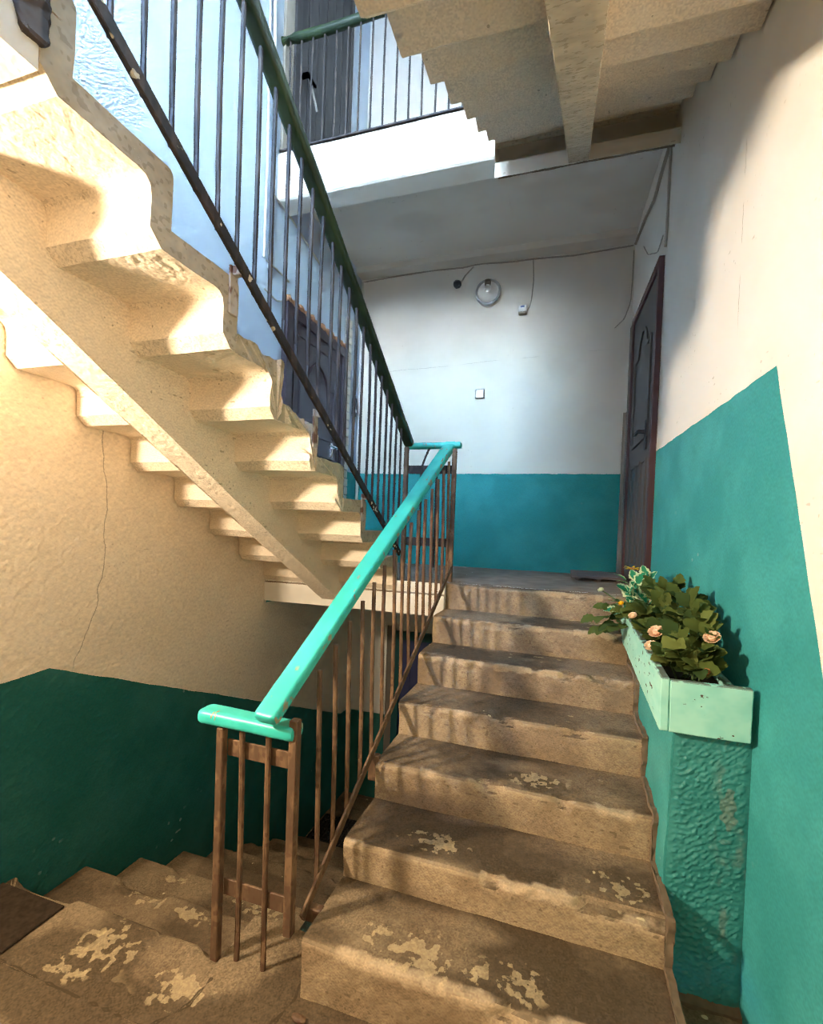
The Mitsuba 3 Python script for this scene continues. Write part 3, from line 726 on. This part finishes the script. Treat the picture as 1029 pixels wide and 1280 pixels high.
# ------------------------------------------------------------------ things on the walls
def lamp_parts(key, o, u, n, R):
    def lathe(prof, sec=36):
        m = trimesh.creation.revolve(np.array(prof), sections=sec)
        vv = np.array(m.vertices); m.vertices = np.column_stack([vv[:, 0], vv[:, 2], vv[:, 1]])
        if m.volume < 0: m.invert()
        return place(m, o, u, n)
    obj('base', lathe([(0, 0), (R * 1.02, 0), (R * 1.02, .028), (R * .95, .034), (0, .034)]), 'm_plastic', key, smooth=30)
    obj('rim', lathe([(R * .86, .030), (R * 1.04, .030), (R * 1.07, .042), (R * 1.02, .056), (R * .90, .056), (R * .86, .045), (R * .86, .030)]), 'm_rim', key, smooth=30)
    obj('reflector', lathe([(0, .036), (R * .6, .037), (R * .86, .044), (R * .86, .0445), (R * .6, .0375), (0, .0365)]), 'm_reflector', key, smooth=30)
    prof = [(R * .88 * math.cos(a), .055 + R * .55 * math.sin(a)) for a in np.linspace(0, math.pi / 2, 9)]
    obj('glass', lathe(prof), 'm_glass', key, smooth=True)
    obj('bulb', place(bar((0, .075, .045), (0, .075, -.005), [.016, .018, .026, .03, .022], 10, seg=5), o, u, n), 'm_plastic', key, smooth=True)
    obj('socket', place(bar((0, .075, .085), (0, .075, .045), .026, 12, seg=3), o, u, n), 'm_darkjamb', key)

# a small floodlight on the left wall by the entrance, aimed into the stairs: the warm light that throws the balusters' shadows
fd_ = np.array([.84, .54, -.03]); fd_ /= np.linalg.norm(fd_)
l0 = thing('floodlight', 'small round floodlight on a bracket in the entrance nook', 'lamp')
def aim(m): 
    r_, u_, d_ = frame_of(fd_); M = np.eye(4); M[:3, 0], M[:3, 1], M[:3, 2], M[:3, 3] = r_, u_, d_, LAMP_POS
    m = m.copy(); m.apply_transform(M)
    if np.linalg.det(M[:3, :3]) < 0: m.invert()
    return m
obj('housing', aim(trimesh.creation.revolve(np.array([(0, -.09), (.045, -.085), (.082, -.02), (.092, .012), (.085, .012), (.081, -.006), (0, -.006)]), sections=32)), 'm_black', l0, smooth=30)
em = aim(trimesh.creation.revolve(np.array([(0, -.003), (.080, -.003)]), sections=32))
if em.face_normals.mean(0) @ fd_ < 0: em.invert()
k = obj('lens', em, 'm_plastic', l0, label='glowing warm lens')
scene[k]['emitter'] = {'type': 'area', 'radiance': {'type': 'rgb', 'value': LAMP_POWER.tolist()}}
obj('bracket', cat(box(XN + .003, XN + .015, LAMP_POS[1] - .05, LAMP_POS[1] + .05, LAMP_POS[2] - .07, LAMP_POS[2] + .07, .003), bar((XN + .014, LAMP_POS[1], LAMP_POS[2]), LAMP_POS - fd_ * .07, .012)), 'm_black', l0)
l1 = thing('wall_lamp', 'round glass bulkhead lamp high on the white landing wall', 'lamp')
lamp_parts(l1, (-.044, YB, 3.445), (1, 0, 0), (0, -1, 0), .106)

sk = trimesh.creation.revolve(np.array([(0, 0), (.034, 0), (.036, .02), (.03, .034), (.014, .034), (.012, .02), (0, .02)]), sections=24)
vv = np.array(sk.vertices); sk.vertices = np.column_stack([vv[:, 0], vv[:, 2], vv[:, 1]])
obj('lamp_holder', place(sk, (-.327, YB, 3.56), (1, 0, 0), (0, -1, 0)), 'm_black', label='small black bulb socket without a bulb, left of the round lamp', cat='socket', smooth=30)

sn = thing('sensor_box', 'small white sensor box hanging from a thin wire on the landing wall', 'sensor')
hs = obj('housing', place(box(-.037, .037, 0, .05, -.032, .03, .008), (.255, YB, 3.275), (1, 0, 0), (0, -1, 0)), 'm_plastic', sn, smooth=30)
obj('label', place(box(-.016, .018, .05, .052, .004, .018), (.255, YB, 3.275), (1, 0, 0), (0, -1, 0)), 'm_bluelabel', hs, label='blue-grey sticker')
obj('shade', place(box(-.034, .034, .0, .055, -.044, -.030, .004), (.255, YB, 3.275), (1, 0, 0), (0, -1, 0)), 'm_jamb', sn)

sw = thing('light_switch', 'square white light switch in the middle of the landing wall', 'switch')
obj('plate', place(box(-.040, .040, 0, .012, -.042, .042, .004), (-.086, YB, 2.577), (1, 0, 0), (0, -1, 0)), 'm_darkjamb', sw)
obj('rocker', place(box(-.033, .033, .010, .022, -.035, .035, .004), (-.086, YB, 2.577), (1, 0, 0), (0, -1, 0)), 'm_plastic', sw)

bl = thing('door_bell', 'narrow black doorbell unit on the left wall between the white bricks and the corner', 'doorbell')
obj('housing', place(box(-.035, .035, 0, .03, -.085, .085, .01), (XL, 2.885, 2.49), (0, 1, 0), (1, 0, 0)), 'm_black', bl, smooth=30)
obj('button', place(trimesh.creation.cylinder(.012, .01, transform=trimesh.transformations.rotation_matrix(math.pi / 2, (1, 0, 0))), (XL + .031, 2.885, 2.45), (0, 1, 0), (1, 0, 0)), 'm_plastic', bl)

def cable(pts, r, label, mat='m_cable', n=6, name='cable'):
    pts = np.array(pts, float)
    s = np.concatenate([[0], np.cumsum(np.linalg.norm(np.diff(pts, axis=0), axis=1))])
    q = np.linspace(0, s[-1], max(8, int(s[-1] / .04)))
    p = np.column_stack([np.interp(q, s, pts[:, k]) for k in range(3)])
    obj(name, tube(p, r, n), mat, label=label, cat='cable' if name == 'cable' else 'pipe', smooth=True)
yc = YB - .006
cable([(-1.255, yc, 3.69), (-.88, yc, 3.708), (-.574, yc, 3.714), (-.28, yc, 3.703), (-.138, yc, 3.718), (.139, yc, 3.697), (.325, yc, 3.698), (.658, yc, 3.682), (.961, yc, 3.695), (1.105, yc, 3.70)], .006, 'thin cable along the top of the landing wall under the ceiling')
cable([(-.295, yc, 3.575), (-.262, yc, 3.63), (-.19, yc, 3.698)], .005, 'short wire from the black bulb socket up to the ceiling cable')
cable([(.325, yc, 3.695), (.335, yc, 3.51), (.318, yc, 3.31), (.288, yc, 3.26)], .004, 'thin wire hanging down to the small white sensor box')
cable([(1.108, yc, 3.66), (1.106, yc, 3.44), (1.10, yc, 3.25), (1.06, yc, 3.12), (.99, yc, 3.055)], .0035, 'loose wire curving down beside the right door into the landing wall')
rx = lambda y: XR(y) - .008
cable([(rx(1.80), 1.80, 3.60), (rx(2.01), 2.01, 3.585), (rx(2.2), 2.2, 3.55), (rx(2.5), 2.5, 3.62), (rx(2.9), 2.9, 3.67)], .011, 'pale cable bundle on the right wall under the upper landing', 'm_jamb')
cable([(rx(1.79), 1.79, 3.60), (rx(1.795), 1.795, 3.31), (rx(1.80), 1.80, 3.13), (rx(1.82), 1.82, 3.03)], .007, 'cable running straight down to the top corner of the right door')
cable([(rx(1.89), 1.89, 3.136), (rx(2.03), 2.03, 3.115), (rx(2.35), 2.35, 3.28), (rx(2.52), 2.52, 3.43)], .0035, 'thin wire zigzagging on the right wall above the door')
lx = XL + .012
cable([(lx, 1.475, 6.3), (lx, 1.48, 4.7), (lx, 1.505, 4.25), (lx, 1.525, 3.51), (lx, 1.50, 3.05)], .013, 'pale vertical conduit on the left wall left of the boarded door', 'm_conduit', 8, 'conduit')
cable([(lx, 1.43, 6.3), (lx, 1.435, 4.6), (lx, 1.45, 3.8), (lx, 1.445, 3.1)], .008, 'thinner pale conduit beside the vertical conduit on the left wall', 'm_conduit', 8, 'conduit')
cable([(lx, 1.50, 3.555), (lx, 1.60, 3.545), (lx, 1.75, 3.53), (lx, 2.17, 3.43)], .008, 'cable sloping down the left wall below the upper landing')
cable([(lx, 1.47, 3.09), (lx, 1.584, 3.094), (lx, 1.74, 3.085)], .006, 'short cable leaving the conduit on the left wall, the upper of two')
cable([(lx, 1.46, 2.90), (lx, 1.594, 2.886), (lx, 1.70, 2.93)], .006, 'short cable just above the purple-brown door, the lower of two')
cable([(XL + .03, YB - .012, Z1), (XL + .03, YB - .012, 3.68)], .016, 'white pipe standing in the back left corner of the landing', 'm_plastic', 8, 'pipe')

# ------------------------------------------------------------------ mats
dm = thing('doormat', 'dark slatted wooden mat in front of the right door', 'doormat')
for x in (.76, .90, 1.03): obj('runner', box(x, x + .03, 2.38, 2.92, Z1 + .002, Z1 + .018), 'm_slat', dm)
for k in range(7): obj('slat', box(.73, 1.08, 2.37 + .08 * k, 2.37 + .08 * k + .06, Z1 + .018, Z1 + .036, .003), 'm_slat', dm)

rm = thing('doormat', 'black rubber grid mat at the foot of the descending stairs', 'doormat')
g = [box(-1.24, -.88, 2.13 + .031 * k, 2.13 + .031 * k + .010, ZL + .001, ZL + .016) for k in range(15)] + [box(-1.24 + .0291 * k, -1.24 + .0291 * k + .010, 2.13, 2.574, ZL + .001, ZL + .0155) for k in range(13)]
obj('grid', cat(*g), 'm_rubber', rm)
obj('doormat', box(XL + .012, -.94, -.62, -.005, .001, .010, .003), 'm_matfabric', label='dark brown mat at the top of the descending stairs', cat='doormat')

# ------------------------------------------------------------------ flower box
PY0, PY1 = .335, 1.40
pz = lambda y: .815 + .047 * (y - PY0)
def pbox(x0, x1, y0, y1, za, zb, seed=0, sub=.03):
    m = box(x0, x1, y0, y1, za, zb, .003).subdivide_to_size(sub)
    vv = np.array(m.vertices)
    vv = vv + wobble(.005, 18, seed)(vv)
    vv[:, 2] += .047 * (vv[:, 1] - PY0)
    m.vertices = vv
    return m
fb = thing('flower_box', 'mint green painted wooden flower box with chipped edges on the teal pier', 'planter')
obj('front_board', pbox(.991, 1.200, PY0, PY0 + .022, .812, .964, 31), 'm_mint', fb, smooth=40)
obj('side_board', pbox(.966, .990, PY0 - .002, PY1, .815, .970, 32), 'm_mint', fb, smooth=40)
obj('side_board', pbox(1.158, 1.174, PY0 + .022, PY1 - .02, .815, .950, 33), 'm_mint', fb, smooth=40)
obj('end_board', pbox(.991, 1.158, PY1 - .02, PY1, .815, .960, 34), 'm_mint', fb, smooth=40)
obj('bottom_board', pbox(.991, 1.157, PY0 + .022, PY1 - .021, .815, .830, 35), 'm_mint', fb)
so = box(.992, 1.157, PY0 + .023, PY1 - .021, .831, .915).subdivide_to_size(.03)
vv = np.array(so.vertices); vv[:, 2] += .047 * (vv[:, 1] - PY0) + (vv[:, 2] > .9) * (meshkit.noise(vv * 25, 4) - .5) * .02; so.vertices = vv
obj('soil', so, 'm_soil', fb, smooth=40)

# ------------------------------------------------------------------ plants
def leaf_mesh(L, W, fold=.25, droop=.35, teeth=.06, seed=0):
    """Base at the origin, tip along +x, upper side +z. Returns mesh and uv."""
    g = np.random.default_rng(seed)
    n, m = 9, 5
    vs, uv = [], []
    for i in range(n):
        t = i / (n - 1)
        w = W * .5 * (math.sin(math.pi * min(1, t * .92 + .04) ** .8) ** .85) * (1 + (teeth if i % 2 else -teeth)) if 0 < i < n - 1 else W * .01
        for j in range(m):
            s = (j / (m - 1) - .5) * 2
            z = fold * abs(s) * w - droop * L * t * t * .6 + .012 * L * math.sin(s * 6 + t * 9 + seed)
            vs.append((L * (t - .12 * droop * t * t), s * w, z)); uv.append((j / (m - 1), t))
    f = []
    for i in range(n - 1):
        for j in range(m - 1):
            a = i * m + j
            f += [(a, a + m, a + m + 1), (a, a + m + 1, a + 1)]
    return trimesh.Trimesh(vs, f, process=False), np.array(uv)

def orient(base, d, roll=0.0, up=(0, 0, 1)):
    d = np.asarray(d, float); d /= np.linalg.norm(d)
    y = np.cross(up, d); y /= np.linalg.norm(y); z = np.cross(d, y)
    c, s = math.cos(roll), math.sin(roll)
    y, z = y * c + z * s, z * c - y * s
    M = np.eye(4); M[:3, 0], M[:3, 1], M[:3, 2], M[:3, 3] = d, y, z, base
    return M
leaf_forms = []
for k in range(5):
    m, uv = leaf_mesh(1.0, .74 + .05 * (k % 3), .10 + .04 * k, .20 + .10 * k, .13, k)
    leaf_forms.append((m, uv))
leaf_ply = {(mat, k): mikit.ply(m, mat, smooth=True, uv=uv) for mat in ('m_leaf', 'm_leaf_pale', 'm_leaf_dark', 'm_leaf_varieg') for k, (m, uv) in enumerate(leaf_forms)}

def add_leaf(root, base, d, L, mat, g):
    key = numbered(root + '__leaf')
    M = orient(base, d, g.normal(0, .55), (-.30, -.5, .8)); M[:3, :3] *= L
    scene[key] = {**leaf_ply[(mat, int(g.integers(5)))], 'to_world': T(M.tolist())}

def sprig(root, g, start, tip, nleaf, L, mats, stems):
    """A stem from start to tip with leaves in threes, drawn into stems."""
    start, tip = np.asarray(start, float), np.asarray(tip, float)
    mid = (start + tip) / 2 + np.array([0, 0, .25 * np.linalg.norm((tip - start)[:2])])
    t = np.linspace(0, 1, 9)[:, None]
    p = (1 - t) ** 2 * start + 2 * t * (1 - t) * mid + t * t * tip
    stems.append(tube(p, np.linspace(.0032, .0015, 9), 5))
    for k in range(nleaf):
        q = 1 - .6 * (k / max(1, nleaf)) ** 1.2
        i = q * 8; i0 = min(7, int(i)); b = p[i0] + (p[i0 + 1] - p[i0]) * (i - i0)
        ax_ = (p[i0 + 1] - p[i0]) / np.linalg.norm(p[i0 + 1] - p[i0])
        ang = g.uniform(0, 2 * math.pi) if k else 0
        side = np.array([math.cos(ang), math.sin(ang), g.uniform(-.1, .45)])
        d = (ax_ * .8 + side * .9) if k else ax_ + np.array([0, 0, -.1])
        d[0] -= .38; d[1] -= .3                                     # they turn to the light
        add_leaf(root, b, d, L * g.uniform(.8, 1.15), mats[int(g.integers(len(mats)))], g)
    return p

def rose(root, c, R, mat, g, name='blossom', lab=None):
    """A rosette of overlapping cupped petals."""
    ps = []
    for layer, (nn, rr, tilt) in enumerate(((3, .45, 1.35), (5, .75, 1.05), (6, 1.0, .75))):
        for k in range(nn):
            a = 2 * math.pi * (k + .3 * layer + g.uniform(-.1, .1)) / nn
            uu, vv_ = np.meshgrid(np.linspace(-1, 1, 6), np.linspace(0, 1, 6), indexing='ij')
            r = R * rr * (.25 + .75 * vv_ * math.cos(tilt * .6)); h = R * (1.35 * vv_ * math.sin(tilt) - .25 * vv_ ** 2)
            th = a + uu * .62 * (1 - .35 * vv_ ** 3)
            V = np.column_stack([(r * np.cos(th)).ravel(), (r * np.sin(th)).ravel(), h.ravel()])
            F = [(i * 6 + j, i * 6 + j + 1, i * 6 + j + 7) for i in range(5) for j in range(5)] + [(i * 6 + j, i * 6 + j + 7, i * 6 + j + 6) for i in range(5) for j in range(5)]
            ps.append(trimesh.Trimesh(V, F, process=False))
    core = trimesh.creation.icosphere(2, R * .42); core.apply_translation((0, 0, R * .5)); ps.append(core)
    m = cat(*ps)
    m.apply_transform(orient((0, 0, 0), (-.4, -.55, .75)) @ trimesh.transformations.rotation_matrix(math.pi / 2, (0, 1, 0)))
    m.apply_translation(np.asarray(c) - np.array([0, 0, R * .3]))
    obj(name, m, mat, root, smooth=True, label=lab)

zs = lambda y: .905 + .047 * (y - PY0)
def rose_plant(label, y, seed, tips, flowers, mats=('m_leaf', 'm_leaf', 'm_leaf_pale', 'm_leaf_dark'), L=.064, nleaf=11):
    g = np.random.default_rng(seed)
    root = thing('rose_plant', label, 'plant', 'plants in the mint green flower box')
    stems = []
    for k, tip in enumerate(tips):
        sprig(root, g, (1.075 + g.uniform(-.03, .03), y + g.uniform(-.05, .05), zs(y) - .01), tip, nleaf, L, mats, stems)
    for c, R, mat, lab in flowers:
        c = np.array(c); b = np.array((1.075, y, zs(y)))
        stems.append(tube([b, (b + c) / 2 + (0, 0, .02), c], .0025, 5))
        rose(root, c, R, mat, g, 'blossom', lab)
    obj('stem', cat(*stems), 'm_stem', root)

rose_plant('leafy rose bush with a large peach bloom at the front end of the flower box', .50, 1,
           [(1.03, .44, 1.03), (1.11, .42, 1.04), (1.14, .50, 1.08), (1.08, .40, .99), (1.00, .50, 1.00), (1.13, .60, 1.10), (1.05, .56, 1.06), (1.13, .46, 1.00), (1.14, .62, 1.12)],
           [((1.13, .47, 1.075), .027, 'm_petal', 'peach rose'), ((1.10, .39, .985), .016, 'm_petal_red', 'small red bud')])
rose_plant('rose bush with two pale peach blooms side by side amid the flower box', .76, 2,
           [(1.00, .66, 1.04), (1.06, .68, 1.10), (1.13, .74, 1.15), (1.14, .78, 1.14), (1.10, .86, 1.16), (.99, .78, 1.03), (1.04, .80, 1.12), (1.13, .66, 1.12)],
           [((1.00, .62, 1.05), .029, 'm_petal', 'peach rose'), ((.985, .62, 1.00), .024, 'm_petal_pale', 'pale peach rose')])
rose_plant('rose bush with one small cream bud towards the far end of the flower box', 1.0, 3,
           [(1.00, .92, 1.09), (1.08, .98, 1.17), (1.14, 1.02, 1.17), (1.05, 1.06, 1.17), (1.12, .94, 1.13), (.97, 1.0, 1.05)],
           [((.955, .88, 1.06), .019, 'm_petal_pale', 'small cream bud')])
rose_plant('trailing sprig of plain oval leaves hanging over the stair side of the flower box', 1.18, 4,
           [(.85, 1.18, .945), (.83, 1.20, .99), (.90, 1.15, .96), (.88, 1.24, 1.04)],
           [((.857, 1.25, 1.115), .016, 'm_petal_white', 'closed greenish bud')], nleaf=4, L=.075)

g = np.random.default_rng(5)
vp_ = thing('variegated_plant', 'green and white variegated plant with a tiny yellow flower beside the stairs', 'plant')
stems = []
for tip in ((.93, 1.18, 1.08), (.96, 1.14, 1.13), (1.00, 1.2, 1.18), (1.05, 1.22, 1.19), (.99, 1.12, 1.09), (.92, 1.2, 1.03), (1.04, 1.14, 1.15), (.96, 1.24, 1.17)):
    sprig(vp_, g, (1.05 + g.uniform(-.03, .03), 1.2 + g.uniform(-.03, .03), zs(1.2) - .01), tip, 5, .062, ('m_leaf_varieg',), stems)
obj('stem', cat(*stems), 'm_stem', vp_)
rose(vp_, (.935, 1.12, 1.075), .014, 'm_petal_yellow', g, 'blossom', 'tiny yellow flower')

dz = thing('daisy', 'yellow daisy standing tallest at the far end of the flower box', 'flower')
c = np.array((.989, 1.25, 1.222))
obj('stem', tube([(1.04, 1.23, zs(1.23)), (1.02, 1.24, 1.08), tuple(c - (0, 0, .006))], .0026, 6), 'm_stem', dz)
pet, uvp = leaf_mesh(1.0, .3, .1, .25, 0, 3)
pp_ = mikit.ply(pet, 'm_petal_yellow', smooth=True, uv=uvp)
for k in range(14):
    a = 2 * math.pi * k / 14
    M = orient(c, (math.cos(a), math.sin(a) - .25, .25 + .2 * (k % 2))); M[:3, :3] *= .044
    scene[numbered(dz + '__petal')] = {**pp_, 'to_world': T(M.tolist())}
hd = trimesh.creation.icosphere(2, .010); hd.apply_scale((1, 1, .6)); hd.apply_translation(c + (0, -.002, .006))
obj('centre', hd, 'm_foam', dz, smooth=True)
for y, s in ((1.22, 8), (1.27, 9)):
    add_leaf(dz, (1.02, y, 1.05), (-.5, -.4, .6), .06, 'm_leaf', np.random.default_rng(s))

dl = trimesh.creation.icosphere(2, .016); dl.apply_scale((1.5, .7, .45)); dl.vertices = np.array(dl.vertices) + wobble(.012, 60, 2)(np.array(dl.vertices)); dl.apply_translation((.03, -.062, .008))
obj('dry_leaf', dl, 'm_rust', label='small crumpled brown leaf lying on the floor before the first step', cat='leaf', smooth=50)
